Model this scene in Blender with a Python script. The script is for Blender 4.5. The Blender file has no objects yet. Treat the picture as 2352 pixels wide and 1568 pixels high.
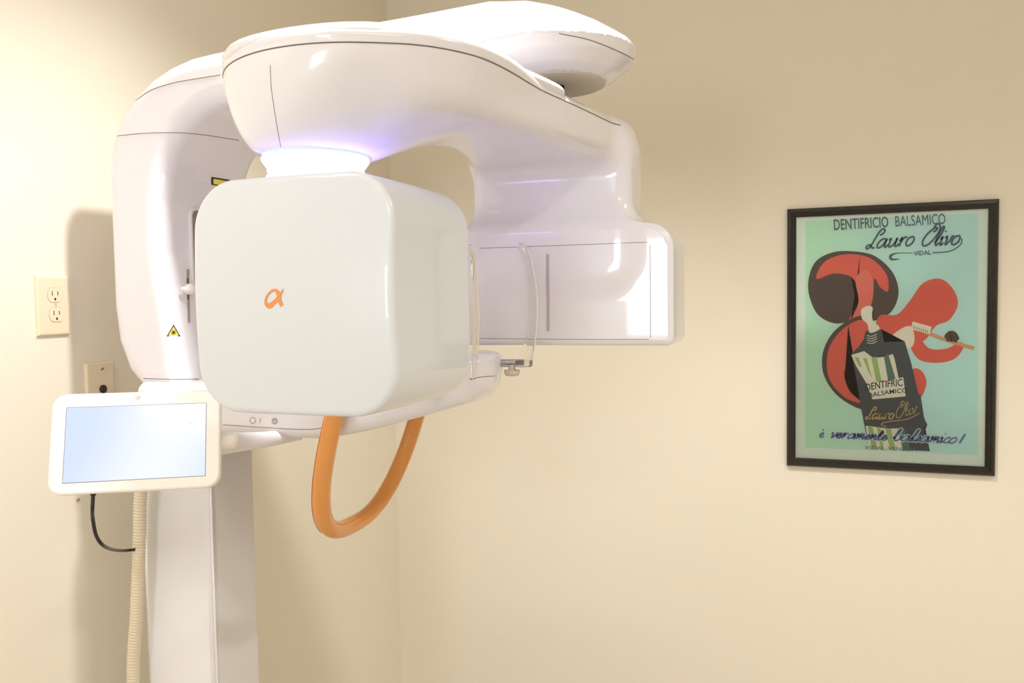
import bpy, bmesh, math
import numpy as np
from mathutils import Vector, Matrix

# ------------------------------------------------------------------ frame
F = 1850.0; CX, CY = 1176.0, 784.0
EYE = np.array([1.388, -2.628, 1.63])
YAW = math.atan(0.354); PITCH = math.atan(94 / F); ROLL = math.radians(0.86)
fw = np.array([-math.sin(YAW) * math.cos(PITCH), math.cos(YAW) * math.cos(PITCH), -math.sin(PITCH)])
r0 = np.array([math.cos(YAW), math.sin(YAW), 0.0])
u0 = np.cross(r0, fw)
rt = r0 * math.cos(ROLL) - u0 * math.sin(ROLL)
up = u0 * math.cos(ROLL) + r0 * math.sin(ROLL)
H0 = EYE[2]

def ray(px, py):
    return fw + rt * (px - CX) / F - up * (py - CY) / F
def at_depth(px, py, z):
    return EYE + ray(px, py) * z
def on_y(px, py, y):
    d = ray(px, py); return EYE + d * ((y - EYE[1]) / d[1])
def on_x(px, py, x):
    d = ray(px, py); return EYE + d * ((x - EYE[0]) / d[0])
def M(x, y, h):                       # machine point given relative to the eye
    return np.array([EYE[0] + x, EYE[1] + y, H0 + h])

# ------------------------------------------------------------------ helpers
scene = bpy.context.scene
COL = scene.collection
def lin(c):
    c = c / 255.0
    return c / 12.92 if c <= 0.04045 else ((c + 0.055) / 1.055) ** 2.4
def rgb(r, g, b): return (lin(r), lin(g), lin(b), 1.0)

def mat(name, col, rough=0.5, metal=0.0, coat=0.0, bump=0.0, bscale=300, emis=None, estr=0.0, var=0.0, vscale=3.0, spec=0.5):
    m = bpy.data.materials.new(name); m.use_nodes = True
    nt = m.node_tree; b = nt.nodes['Principled BSDF']
    b.inputs['Base Color'].default_value = col
    b.inputs['Roughness'].default_value = rough
    b.inputs['Metallic'].default_value = metal
    b.inputs['Coat Weight'].default_value = coat
    b.inputs['Coat Roughness'].default_value = 0.04
    b.inputs['Specular IOR Level'].default_value = spec
    if emis:
        b.inputs['Emission Color'].default_value = emis
        b.inputs['Emission Strength'].default_value = estr
    tc = nt.nodes.new('ShaderNodeTexCoord')
    if var > 0:
        n = nt.nodes.new('ShaderNodeTexNoise'); n.inputs['Scale'].default_value = vscale
        n.inputs['Detail'].default_value = 3
        nt.links.new(tc.outputs['Object'], n.inputs['Vector'])
        mx = nt.nodes.new('ShaderNodeMix'); mx.data_type = 'RGBA'
        mx.inputs[6].default_value = tuple(c * (1 - var) for c in col[:3]) + (1,)
        mx.inputs[7].default_value = tuple(min(1, c * (1 + var)) for c in col[:3]) + (1,)
        nt.links.new(n.outputs['Fac'], mx.inputs[0]); nt.links.new(mx.outputs[2], b.inputs['Base Color'])
    if bump > 0:
        n = nt.nodes.new('ShaderNodeTexNoise'); n.inputs['Scale'].default_value = bscale
        n.inputs['Detail'].default_value = 2
        nt.links.new(tc.outputs['Object'], n.inputs['Vector'])
        bp = nt.nodes.new('ShaderNodeBump'); bp.inputs['Strength'].default_value = bump
        bp.inputs['Distance'].default_value = 0.001
        nt.links.new(n.outputs['Fac'], bp.inputs['Height']); nt.links.new(bp.outputs['Normal'], b.inputs['Normal'])
    return m

def link(name, me, m=None, parent=None, loc=None):
    o = bpy.data.objects.new(name, me); COL.objects.link(o)
    if m is not None:
        for mm in (m if isinstance(m, (list, tuple)) else [m]): me.materials.append(mm)
    if parent is not None:
        o.parent = parent
        # vertices are given in world space: undo the parents' offset
        p, off = parent, Vector((0, 0, 0))
        while p is not None:
            off += p.location; p = p.parent
        o.location = -off
    if loc is not None: o.location = loc
    return o

def thing(name, loc, label, cat, group=None):
    o = bpy.data.objects.new(name, None); COL.objects.link(o)
    o.empty_display_size = 0.05; o.location = Vector([float(v) for v in loc])
    o['label'] = label; o['category'] = cat
    if group: o['group'] = group
    return o
def tag(o, label, cat): o['label'] = label; o['category'] = cat; return o

def mesh_of(verts, faces, smooth=False, mats=None):
    me = bpy.data.meshes.new('m')
    me.from_pydata([tuple(float(c) for c in v) for v in verts], [], [tuple(int(i) for i in f) for f in faces])
    if mats is not None:
        for p, k in zip(me.polygons, mats): p.material_index = k
    if smooth:
        for p in me.polygons: p.use_smooth = True
    me.update()
    return me

def box_mesh(lo, hi, bev=0.0, seg=2):
    bm = bmesh.new()
    bmesh.ops.create_cube(bm, size=1)
    lo = Vector([float(a) for a in lo]); hi = Vector([float(a) for a in hi])
    for v in bm.verts:
        v.co = Vector(((lo[i] + hi[i]) / 2 + v.co[i] * (hi[i] - lo[i]) for i in range(3)))
    if bev > 0:
        bmesh.ops.bevel(bm, geom=list(bm.edges), offset=bev, segments=seg, affect='EDGES', profile=0.5)
    me = bpy.data.meshes.new('b'); bm.to_mesh(me); bm.free()
    return me

def catmull(pts, n=8, closed=False):
    P = [np.array(p, float) for p in pts]; out = []
    N = len(P)
    rng = range(N if closed else N - 1)
    for i in rng:
        if closed: a, b, c, d = P[i - 1], P[i], P[(i + 1) % N], P[(i + 2) % N]
        else: a, b, c, d = P[max(i - 1, 0)], P[i], P[i + 1], P[min(i + 2, N - 1)]
        for k in range(n):
            t = k / n
            out.append(0.5 * ((2 * b) + (-a + c) * t + (2 * a - 5 * b + 4 * c - d) * t * t + (-a + 3 * b - 3 * c + d) * t ** 3))
    if not closed: out.append(P[-1])
    return out

def tube_mesh(pts, rad, seg=12, closed=False, rads=None, flat=None, caps=True):
    """tube along pts; flat=(axis, factor) squashes the section"""
    P = [np.array(p, float) for p in pts]; N = len(P)
    V, Fc = [], []
    T = []
    for i in range(N):
        if closed: t = P[(i + 1) % N] - P[i - 1]
        else: t = P[min(i + 1, N - 1)] - P[max(i - 1, 0)]
        T.append(t / (np.linalg.norm(t) + 1e-12))
    ref = np.array([0, 0, 1.0])
    if abs(T[0] @ ref) > 0.9: ref = np.array([1.0, 0, 0])
    n = np.cross(T[0], ref); n /= np.linalg.norm(n)
    for i in range(N):
        n = n - T[i] * (n @ T[i]); n /= np.linalg.norm(n)
        b = np.cross(T[i], n)
        r = rads[i] if rads is not None else rad
        for k in range(seg):
            a = 2 * math.pi * k / seg
            off = n * math.cos(a) * r + b * math.sin(a) * r
            V.append(P[i] + off)
    for i in range(N if closed else N - 1):
        j = (i + 1) % N
        for k in range(seg):
            k2 = (k + 1) % seg
            Fc.append((i * seg + k, i * seg + k2, j * seg + k2, j * seg + k))
    if not closed and caps:
        Fc.append(tuple(range(seg))[::-1]); Fc.append(tuple((N - 1) * seg + k for k in range(seg)))
    return V, Fc

def join(parts):
    V, Fc = [], []
    for v, f in parts:
        o = len(V); V += list(v); Fc += [tuple(i + o for i in q) for q in f]
    return V, Fc

def lathe(profile, center, seg=64):
    """profile (r, z) list; around vertical axis at center (x, y)"""
    V, Fc = [], []
    n = len(profile)
    for k in range(seg):
        a = 2 * math.pi * k / seg
        for r, z in profile: V.append((center[0] + r * math.cos(a), center[1] + r * math.sin(a), z))
    for k in range(seg):
        k2 = (k + 1) % seg
        for i in range(n - 1):
            Fc.append((k * n + i, k2 * n + i, k2 * n + i + 1, k * n + i + 1))
    return V, Fc

# ------------------------------------------------------------------ SDF tools
def seg_poly(px, py, poly):
    """signed distance to closed polygon (negative inside)"""
    poly = [tuple(map(float, p)) for p in poly]
    d = None; s = None
    n = len(poly)
    for i in range(n):
        x1, y1 = poly[i]; x0, y0 = poly[i - 1]
        ex, ey = x0 - x1, y0 - y1
        wx, wy = px - x1, py - y1
        t = np.clip((wx * ex + wy * ey) / (ex * ex + ey * ey), 0, 1)
        bx, by = wx - ex * t, wy - ey * t
        dd = bx * bx + by * by
        c1 = py >= y1; c2 = py < y0; c3 = ex * wy > ey * wx
        flip = (c1 & c2 & c3) | (~c1 & ~c2 & ~c3)
        if d is None: d = dd; s = np.where(flip, -1.0, 1.0)
        else: d = np.minimum(d, dd); s = np.where(flip, -s, s)
    return s * np.sqrt(d)
def smin(a, b, k):
    h = np.clip(0.5 + 0.5 * (b - a) / k, 0, 1)
    return b * (1 - h) + a * h - k * h * (1 - h)
def rint(a, b, R):
    A = a + R; B = b + R
    return np.minimum(np.maximum(A, B), 0) + np.sqrt(np.maximum(A, 0) ** 2 + np.maximum(B, 0) ** 2) - R
def rrect(x, y, hx, hy, R):
    qx = np.abs(x) - hx + R; qy = np.abs(y) - hy + R
    return np.minimum(np.maximum(qx, qy), 0) + np.sqrt(np.maximum(qx, 0) ** 2 + np.maximum(qy, 0) ** 2) - R

def grad(f, P, e=1.2e-3):
    g = np.zeros_like(P)
    for a in range(3):
        q = P.copy(); q[:, a] += e; r = P.copy(); r[:, a] -= e
        g[:, a] = (f(q[:, 0], q[:, 1], q[:, 2]) - f(r[:, 0], r[:, 1], r[:, 2])) / (2 * e)
    return g

def sdf_mesh(f, lo, hi, res):
    """surface nets; f in eye-relative coords; returns verts(world), quads, normals"""
    ax = [np.arange(lo[i], hi[i] + res, res) for i in range(3)]
    X, Y, Z = ax[0][:, None, None], ax[1][None, :, None], ax[2][None, None, :]
    D = np.broadcast_to(f(X, Y, Z), (len(ax[0]), len(ax[1]), len(ax[2]))).astype(float)
    S = D < 0
    nx, ny, nz = D.shape
    c = np.zeros((nx - 1, ny - 1, nz - 1), int)
    for i in (0, 1):
        for j in (0, 1):
            for k in (0, 1):
                c += S[i:nx - 1 + i, j:ny - 1 + j, k:nz - 1 + k]
    act = (c > 0) & (c < 8)
    idx = -np.ones(act.shape, int); cells = np.argwhere(act); idx[act] = np.arange(len(cells))
    acc = np.zeros((len(cells), 3)); cnt = np.zeros(len(cells))
    corners = [(i, j, k) for i in (0, 1) for j in (0, 1) for k in (0, 1)]
    for a in corners:
        for axi in range(3):
            if a[axi] == 0:
                b = list(a); b[axi] = 1
                A = cells + np.array(a); B = cells + np.array(b)
                da = D[A[:, 0], A[:, 1], A[:, 2]]; db = D[B[:, 0], B[:, 1], B[:, 2]]
                m = (da < 0) != (db < 0)
                t = np.where(m, da / np.where(m, da - db, 1), 0)
                p = np.array(a, float)[None, :].repeat(len(cells), 0); p[:, axi] += t
                acc[m] += p[m]; cnt[m] += 1
    P = (cells + acc / cnt[:, None]) * res + np.array(lo)[None, :]
    for it in range(3):
        d = f(P[:, 0], P[:, 1], P[:, 2]); g = grad(f, P)
        gn = (g ** 2).sum(1) + 1e-9
        st = -g * (d / np.maximum(gn, 0.2))[:, None]
        l = np.linalg.norm(st, axis=1); st *= np.minimum(1, 0.4 * res / np.maximum(l, 1e-9))[:, None]
        P = P + st
    N = grad(f, P); N /= (np.linalg.norm(N, axis=1)[:, None] + 1e-9)
    quads = []
    for axi in range(3):
        sl0 = [slice(None)] * 3; sl1 = [slice(None)] * 3
        sl0[axi] = slice(0, -1); sl1[axi] = slice(1, None)
        ch = S[tuple(sl0)] != S[tuple(sl1)]
        E = np.argwhere(ch)
        o1, o2 = [(1, 2), (2, 0), (0, 1)][axi]
        ok = (E[:, o1] > 0) & (E[:, o2] > 0) & (E[:, o1] < D.shape[o1] - 1) & (E[:, o2] < D.shape[o2] - 1)
        E = E[ok]
        inside = S[E[:, 0], E[:, 1], E[:, 2]]
        def g_(d1, d2):
            q = E.copy(); q[:, o1] -= d1; q[:, o2] -= d2
            return idx[q[:, 0], q[:, 1], q[:, 2]]
        Q = np.stack([g_(1, 1), g_(0, 1), g_(0, 0), g_(1, 0)], 1)
        Q[~inside] = Q[~inside][:, ::-1]
        quads.append(Q)
    Q = np.concatenate(quads)
    return P + EYE[None, :], Q, N

def mesh_from_arrays(P, Q, N, keep=None):
    if keep is not None:
        Q = Q[keep]; used = np.unique(Q); mp = -np.ones(len(P), int); mp[used] = np.arange(len(used))
        P = P[used]; N = N[used]; Q = mp[Q]
    me = bpy.data.meshes.new('s')
    me.vertices.add(len(P)); me.vertices.foreach_set('co', P.astype(np.float32).ravel())
    me.loops.add(len(Q) * 4); me.loops.foreach_set('vertex_index', Q.astype(np.int32).ravel())
    me.polygons.add(len(Q)); me.polygons.foreach_set('loop_start', np.arange(0, len(Q) * 4, 4, dtype=np.int32))
    me.polygons.foreach_set('loop_total', np.full(len(Q), 4, dtype=np.int32))
    me.polygons.foreach_set('use_smooth', np.ones(len(Q), bool))
    me.update(calc_edges=True); me.validate()
    try: me.normals_split_custom_set_from_vertices([tuple(n) for n in N])
    except Exception as e: print('normals', e)
    return me

def hit(f, px, py, t0=0.5, t1=3.2):
    """eye-relative point on the surface f seen at a pixel (sphere tracing) + normal"""
    d = ray(px, py); d = d / np.linalg.norm(d); t = t0
    for i in range(300):
        p = d * t; v = float(f(*[np.array([c]) for c in p])[0])
        if v < 2e-5: break
        t += v * 0.6
        if t > t1: return None
    p = (d * t)[None, :]; n = grad(f, p)[0]; n /= np.linalg.norm(n)
    return p[0], n

def surf_line(f, pix, rad=0.0008, n=6, out=0.0, seg=6, dense=True):
    pts = catmull(pix, n) if dense else pix
    W = []
    for p in pts:
        r = hit(f, p[0], p[1])
        if r is not None: W.append(r[0] + r[1] * out + EYE)
    if len(W) < 2: return [], []
    return tube_mesh(W, rad, seg)

def surf_ribbon(f, pix, width, n=8, off=0.0006, widths=None):
    """flat ribbon lying on surface f along a pixel path; width in metres"""
    pts = catmull(pix, n); ws = None
    if widths is not None: ws = catmull([(w,) for w in widths], n)
    W, Nn = [], []
    for p in pts:
        r = hit(f, p[0], p[1])
        if r is None: return [], []
        W.append(r[0] + r[1] * off + EYE); Nn.append(r[1])
    V, Fc = [], []
    for i in range(len(W)):
        t = W[min(i + 1, len(W) - 1)] - W[max(i - 1, 0)]; t /= np.linalg.norm(t) + 1e-12
        s = np.cross(Nn[i], t); w = (ws[i][0] if ws else width) / 2
        V += [W[i] + s * w, W[i] - s * w]
    for i in range(len(W) - 1): Fc.append((2 * i, 2 * i + 1, 2 * i + 3, 2 * i + 2))
    return V, Fc

def surf_poly(f, pix, off=0.0008):
    V = []
    for p in pix:
        r = hit(f, p[0], p[1]); V.append(r[0] + r[1] * off + EYE)
    return V, [tuple(range(len(V)))]

# ------------------------------------------------------------------ materials
WHITE = mat('glossy_white_plastic', rgb(232, 230, 238), 0.22, coat=0.6, spec=0.5)
WHITE_BOX = mat('satin_white_plastic', rgb(220, 225, 234), 0.3, coat=0.5)
WHITE_SATIN = mat('white_painted_metal', rgb(224, 222, 224), 0.42)
SEAM = mat('seam_shadow_gap', rgb(120, 110, 100), 0.7)
ORANGE = mat('orange_plastic', rgb(226, 152, 74), 0.25, coat=0.4, var=0.03)
ORANGE_D = mat('orange_seam', rgb(184, 116, 50), 0.6)
LOGO = mat('orange_logo_print', rgb(236, 150, 84), 0.5)
GOLD = mat('gold_logo_print', rgb(190, 160, 110), 0.5)
WALL = mat('cream_wall_paint', rgb(235, 228, 213), 0.62, bump=0.12, bscale=260, var=0.012, vscale=1.5, spec=0.3)
CEIL = mat('ceiling_white', rgb(240, 236, 226), 0.8, bump=0.1)
FLOOR = mat('floor_vinyl', rgb(205, 198, 188), 0.5, var=0.06, vscale=8)
TRIM = mat('trim_white', rgb(238, 234, 226), 0.4)
PLATE = mat('almond_plate', rgb(232, 218, 192), 0.35)
DARK = mat('dark_slot', rgb(74, 58, 44), 0.7)
BLACK = mat('black_rubber', rgb(30, 27, 27), 0.45)
HOLE = mat('black_interior', rgb(22, 20, 20), 0.6)
FRAME = mat('black_frame_lacquer', rgb(20, 15, 13), 0.22, coat=0.15, var=0.1, vscale=20)
HOSE = mat('beige_corrugated_plastic', rgb(226, 214, 192), 0.5)
STEEL = mat('brushed_steel', rgb(176, 170, 178), 0.35, metal=0.6)
GREY = mat('grey_disc', rgb(206, 198, 182), 0.45)
MIRROR = mat('mirror_grey', rgb(150, 142, 142), 0.15, metal=0.7)
SLOTG = mat('grey_slot', rgb(168, 156, 146), 0.6)
SLITG = mat('grey_slit', rgb(188, 178, 186), 0.5)
YEL = mat('warning_yellow', rgb(246, 226, 96), 0.5)
BLK = mat('print_black', rgb(40, 34, 26), 0.6)
INK = mat('symbol_ink', rgb(120, 116, 108), 0.6)
BEZEL = mat('bezel_white', rgb(246, 243, 238), 0.35, coat=0.2)
SCREW = mat('brass_screw', rgb(190, 160, 90), 0.4, metal=0.8)

def emitter(name, col, s, base=(1, 1, 1, 1)):
    m = bpy.data.materials.new(name); m.use_nodes = True
    b = m.node_tree.nodes['Principled BSDF']
    b.inputs['Base Color'].default_value = base; b.inputs['Roughness'].default_value = 0.4
    b.inputs['Emission Color'].default_value = col; b.inputs['Emission Strength'].default_value = s
    return m
LED_BAND = emitter('led_ring_cyan_white', (0.60, .74, 1.0, 1), 1.6, (.3, .4, .4, 1))
LED_CORE = emitter('led_ring_violet', (0.40, 0.26, 1.0, 1), 125.0)
LED_PINK = emitter('led_ring_pink_white', (.78, 0.62, 1.0, 1), 1.5, (.5, .5, .5, 1))

def screen_mat():
    m = bpy.data.materials.new('lit_touch_display'); m.use_nodes = True
    nt = m.node_tree; b = nt.nodes['Principled BSDF']
    tc = nt.nodes.new('ShaderNodeTexCoord'); n = nt.nodes.new('ShaderNodeTexWave')
    n.inputs['Scale'].default_value = .28; n.inputs['Distortion'].default_value = 3.0; n.inputs['Detail'].default_value = 1
    n.inputs['Detail Scale'].default_value = 0.6
    nt.links.new(tc.outputs['Generated'], n.inputs['Vector'])
    r = nt.nodes.new('ShaderNodeValToRGB')
    r.color_ramp.elements[0].color = rgb(208, 222, 250); r.color_ramp.elements[1].color = rgb(236, 242, 254)
    nt.links.new(n.outputs['Fac'], r.inputs['Fac']); nt.links.new(r.outputs['Color'], b.inputs['Emission Color'])
    b.inputs['Base Color'].default_value = (0.02, 0.02, 0.025, 1); b.inputs['Roughness'].default_value = 0.12
    b.inputs['Emission Strength'].default_value = 1.28
    return m
SCREEN = screen_mat()

def clear_mat(name, tint, ior=1.49):
    m = bpy.data.materials.new(name); m.use_nodes = True
    b = m.node_tree.nodes['Principled BSDF']
    b.inputs['Base Color'].default_value = tint; b.inputs['Roughness'].default_value = 0.03
    b.inputs['Transmission Weight'].default_value = 1.0; b.inputs['IOR'].default_value = ior
    return m
CLEAR = clear_mat('clear_acrylic', (0.97, 0.96, 0.96, 1), 1.47)

def pane_mat():
    m = bpy.data.materials.new('picture_glass'); m.use_nodes = True
    nt = m.node_tree; nt.nodes.clear()
    o = nt.nodes.new('ShaderNodeOutputMaterial'); mx = nt.nodes.new('ShaderNodeMixShader')
    t = nt.nodes.new('ShaderNodeBsdfTransparent'); g = nt.nodes.new('ShaderNodeBsdfGlossy')
    g.inputs['Roughness'].default_value = 0.01
    fr = nt.nodes.new('ShaderNodeFresnel'); fr.inputs['IOR'].default_value = 1.45
    nt.links.new(fr.outputs[0], mx.inputs[0]); nt.links.new(t.outputs[0], mx.inputs[1]); nt.links.new(g.outputs[0], mx.inputs[2])
    nt.links.new(mx.outputs[0], o.inputs['Surface'])
    return m
PANE = pane_mat()

# ------------------------------------------------------------------ room
RX, RY, RZ = 3.5, -4.9, 2.85
def wallbox(name, lo, hi, m):
    o = link(name, box_mesh(lo, hi), m); o['kind'] = 'structure'; return o
wallbox('floor', (-0.1, RY - .1, -0.1), (RX + .1, 0.1, 0), FLOOR)
wallbox('ceiling', (-0.1, RY - .1, RZ), (RX + .1, 0.1, RZ + .1), CEIL)
wallbox('wall_left', (-0.1, RY - .1, 0), (0, 0.1, RZ), WALL)
wallbox('wall_back', (0, 0, 0), (RX, 0.1, RZ), WALL)
wallbox('wall_right', (RX, RY - .1, 0), (RX + .1, 0.1, RZ), WALL)
# wall behind the photographer, with a window opening
WX0, WX1, WZ0, WZ1 = .35, .90, 1.35, 2.05
def add_box_to(bm_parts, lo, hi):
    V = [(x, y, z) for x in (lo[0], hi[0]) for y in (lo[1], hi[1]) for z in (lo[2], hi[2])]
    Fq = [(0, 1, 3, 2), (4, 6, 7, 5), (0, 4, 5, 1), (2, 3, 7, 6), (0, 2, 6, 4), (1, 5, 7, 3)]
    bm_parts.append((V, Fq))
pp = []
add_box_to(pp, (0, RY - .1, 0), (WX0, RY, RZ)); add_box_to(pp, (WX1, RY - .1, 0), (RX, RY, RZ))
add_box_to(pp, (WX0, RY - .1, 0), (WX1, RY, WZ0)); add_box_to(pp, (WX0, RY - .1, WZ1), (WX1, RY, RZ))
o = link('wall_front', mesh_of(*join(pp)), WALL); o['kind'] = 'structure'
pp = []
for a, b in (((WX0, 0, WZ0), (WX0 + .05, 0, WZ1)), ((WX1 - .05, 0, WZ0), (WX1, 0, WZ1)), ((WX0, 0, WZ0), (WX1, 0, WZ0 + .05)),
             ((WX0, 0, WZ1 - .05), (WX1, 0, WZ1)), ((WX0, 0, 1.68), (WX1, 0, 1.71))):
    add_box_to(pp, (a[0], RY - .09, a[2]), (b[0], RY - .02, b[2]))
o = link('window_1', mesh_of(*join(pp)), TRIM); o['kind'] = 'structure'
for nm, lo, hi in (('baseboard_left', (0, RY, 0), (.014, 0, .1)), ('baseboard_back', (.014, -.014, 0), (RX, 0, .1)),
                   ('baseboard_right', (RX - .014, RY, 0), (RX, -.014, .1))):
    o = link(nm, box_mesh(lo, hi, .004), TRIM); o['kind'] = 'structure'

# ------------------------------------------------------------------ machine: distance fields (eye-relative)
YC = 1.354                                  # centre plane of the machine
# C shaped back housing with overhead arm
prof_c = [(-1.10, -.165), (-1.20, -.165), (-1.238, -.13), (-1.263, -.07), (-1.272, .0), (-1.272, .26)]
for k in range(1, 9):
    a = math.pi / 2 * k / 8
    prof_c.append((-1.272 + .26 * (1 - math.cos(a)), .26 + .206 * math.sin(a)))
prof_c += [(-.85, .474), (-.62, .481), (-.47, .487), (-.41, .478), (-.34, .453), (-.34, .425), (-.45, .392), (-.56, .374), (-.95, .368)]
for k in range(1, 8):
    a = math.pi / 2 * k / 8
    prof_c.append((-.98 - .15 * math.sin(a), .218 + .15 * math.cos(a)))
prof_c += [(-1.135, .20), (-1.138, .10)]
head_prof = [(-.02, .369), (.088, .369), (.108, .380), (.129, .398), (.138, .414), (.132, .427), (.112, .441), (.08, .462), (.045, .475), (0, .482), (-.02, .482)]
def f_caseback(x, y, z):
    dp = seg_poly(x, z, prof_c)
    dy = rrect(x + .833, y - YC, .493, .130, .075)
    d = rint(dp, dy, .035)
    r = np.sqrt((x + .392) ** 2 + (y - YC) ** 2)
    dh = seg_poly(r, z, head_prof) - .0
    return smin(d, dh, .045)

# gantry
PLAN_ARM = catmull([(-.60, .98), (-.47, .90), (-.405, .945), (-.380, 1.027), (-.338, 1.203), (-.300, 1.410), (-.285, 1.48),
                    (-.33, 1.545), (-.54, 1.55), (-.59, 1.50), (-.585, 1.42), (-.555, 1.30), (-.545, 1.20), (-.60, 1.12), (-.68, 1.08)], 4, True)
hs = [.186, .192, .217, .248, .28, .305, .34]; rs = [.058, .074, .1106, .148, .180, .200, .214]
pr = np.polyfit(hs, rs, 4)
def bowl(x, y, z):
    zz = np.clip(z, .184, .345)
    t = np.clip((zz - .19) / .115, -.1, 1.05)
    cx = -.607 + .036 * t; cy = .94 + .084 * t
    r = np.polyval(pr, zz) - .006 * np.clip(t, 0, 1)
    d = (np.sqrt((x - cx) ** 2 + (y - cy) ** 2) - r) * .62
    return rint(d, np.abs(z - .256) - .070, .016)
def f_gantry(x, y, z):
    b = bowl(x, y, z)
    pa = seg_poly(x, y, PLAN_ARM)
    zb = .245
    arm = rint(pa, np.maximum(zb - z, z - .326), .030)
    d = smin(b, arm, .05)
    # hanging stem
    st = rint(rrect(x + .430, z - .17, .152, .140, .045), np.abs(y - 1.486) - .066, .025)
    d = smin(d, st, .035)
    rc = np.where(z > .02, .045, .014); bx = rint(rrect(x + .405, z - .0245, .205, .1075, rc), np.abs(y - 1.478) - .078, .010)
    return smin(d, bx, .055)
def f_block(x, y, z): return f_gantry(x, y, z)
# raised lid on the gantry
PLAN_LID = catmull([(-.748, .99), (-.735, .92), (-.68, .856), (-.60, .834), (-.51, .840), (-.45, .872), (-.410, .942), (-.381, 1.027),
                    (-.342, 1.19), (-.345, 1.235), (-.40, 1.26), (-.50, 1.25), (-.60, 1.20), (-.70, 1.15), (-.748, 1.08)], 4, True)
def f_lid(x, y, z):
    return rint(seg_poly(x, y, PLAN_LID), np.maximum(.3065 - z, z - .335), .020)
# tube head
XB, ZB = -.580, .0095
def f_box(x, y, z):
    rr = ((x - XB) ** 2 + (z - ZB) ** 2) / .02
    w_ = .141 + .007 * np.clip((y - .83) / .12, 0, 1) ** .7; d2 = rrect(x - XB, z - ZB, w_, .1455, .060)
    back = rint(d2, y - 1.078, .042)
    return rint(back, (.820 + .010 * rr) - y, .006)
# chin support arm / console
half = [(-1.205, 1.225), (-1.17, 1.205), (-1.0, 1.195), (-.80, 1.195), (-.68, 1.215), (-.585, 1.25), (-.520, 1.30), (-.498, 1.354)]
plan_ch = half + [(a, 2 * YC - b) for a, b in half[-2::-1]]
PLAN_CH = [tuple(p) for p in catmull(plan_ch, 3)]
PROF_CH = [(-1.215, -.145), (-1.215, -.17), (-1.20, -.215), (-1.12, -.236), (-.78, -.238), (-.70, -.222), (-.61, -.198), (-.545, -.180), (-.51, -.155), (-.498, -.125), (-.498, -.092), (-.56, -.092), (-.60, -.098), (-.9, -.135), (-1.05, -.145)]
def f_chin(x, y, z):
    return rint(seg_poly(x, y, PLAN_CH), seg_poly(x, z, PROF_CH), .022)

# ------------------------------------------------------------------ machine: meshes
MACH = thing('dental_x_ray_machine', (EYE[0] - 1.15, EYE[1] + YC, 0),
             'white dental x-ray machine with a glowing violet neck ring, orange grip and touch screen', 'x-ray machine')
def part(name, V, Fc, m, parent=MACH, smooth=True, **k):
    if not V: print('EMPTY', name)
    return link(name, mesh_of(V, Fc, smooth, **k), m, parent)

RES = 0.0055
P, Q, N = sdf_mesh(f_caseback, (-1.32, 1.18, -.2), (-.22, 1.53, .53), RES)
housing = link('back_housing', mesh_from_arrays(P, Q, N), WHITE, MACH)
P, Q, N = sdf_mesh(f_gantry, (-.84, .76, -.14), (-.16, 1.60, .36), RES)
zc = P[Q].mean(1)[:, 2] - H0
g_arm = link('rotating_arm', mesh_from_arrays(P, Q, N, zc >= .135), WHITE, MACH)
g_det = link('detector_housing', mesh_from_arrays(P, Q, N, zc < .135), WHITE, MACH)
P, Q, N = sdf_mesh(f_lid, (-.82, .78, .28), (-.30, 1.30, .38), .0045)
lid = link('arm_lid', mesh_from_arrays(P, Q, N), WHITE, MACH)
P, Q, N = sdf_mesh(f_box, (-.77, .79, -.17), (-.39, 1.11, .19), .0045)
tubeh = link('tube_head', mesh_from_arrays(P, Q, N), WHITE_BOX, MACH)
P, Q, N = sdf_mesh(f_chin, (-1.31, 1.16, -.27), (-.46, 1.55, -.06), .0045)
chin = link('chin_support_arm', mesh_from_arrays(P, Q, N), WHITE, MACH)

# seams and small marks
def seam(pixlists, f, parent, rad=.0007, name='seam', m=SEAM, out=0.0):
    for p in pixlists:
        V, Fc = surf_line(f, p, rad, out=out)
        if V: part(name, V, Fc, m, parent)
def loop_seam(plan, h, idx0, idx1, rad, out, parent):
    pts = [M(p[0], p[1], h) for p in plan[idx0:idx1]]
    V, Fc = tube_mesh(pts, rad, 6); part('seam', V, Fc, SEAM, parent)
seam([[(300, 240), (345, 208), (400, 190), (450, 181), (506, 172)], [(262, 313), (330, 306), (410, 305), (470, 310), (548, 322)],
      [(330, 869), (400, 871), (456, 870)], [(1284, 77), (1340, 88), (1380, 101), (1425, 120), (1459, 138)]], f_caseback, housing)
# gantry seam: around bowl and along the arm at lid height
pts = []
for k in range(0, 60):
    a = math.radians(150 + k * 190 / 60)
    pts.append((-.583 + .3 * math.cos(a), 1.024 + .3 * math.sin(a)))
def slice_curve(f, path, cen, h):
    W = []
    for p in path:
        c = np.array([cen[0], cen[1]]); d = np.array(p) - c
        L = np.linalg.norm(d); d /= L; t = L
        for i in range(80):
            q = c + d * t
            v = float(f(np.array([q[0]]), np.array([q[1]]), np.array([h]))[0])
            if abs(v) < 1e-5: break
            t -= v
        W.append(M(*(c + d * t), h))
    return W
ring_pts = slice_curve(f_gantry, [(-.583 + .35 * math.cos(math.radians(a)), 1.024 + .35 * math.sin(math.radians(a))) for a in range(150, 331, 3)], (-.583, 1.024), .3055)
side_pts = [None] * 0
for yy in np.arange(.92, 1.44, .02):
    x = -.20
    for i in range(80):
        v = float(f_gantry(np.array([x]), np.array([yy]), np.array([.3055]))[0])
        if abs(v) < 1e-5: break
        x -= v
    side_pts.append(M(x, yy, .3055))
ring_pts = [p for p in ring_pts if not (p[0] > EYE[0] - .46 and p[1] > EYE[1] + .90)]
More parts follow.
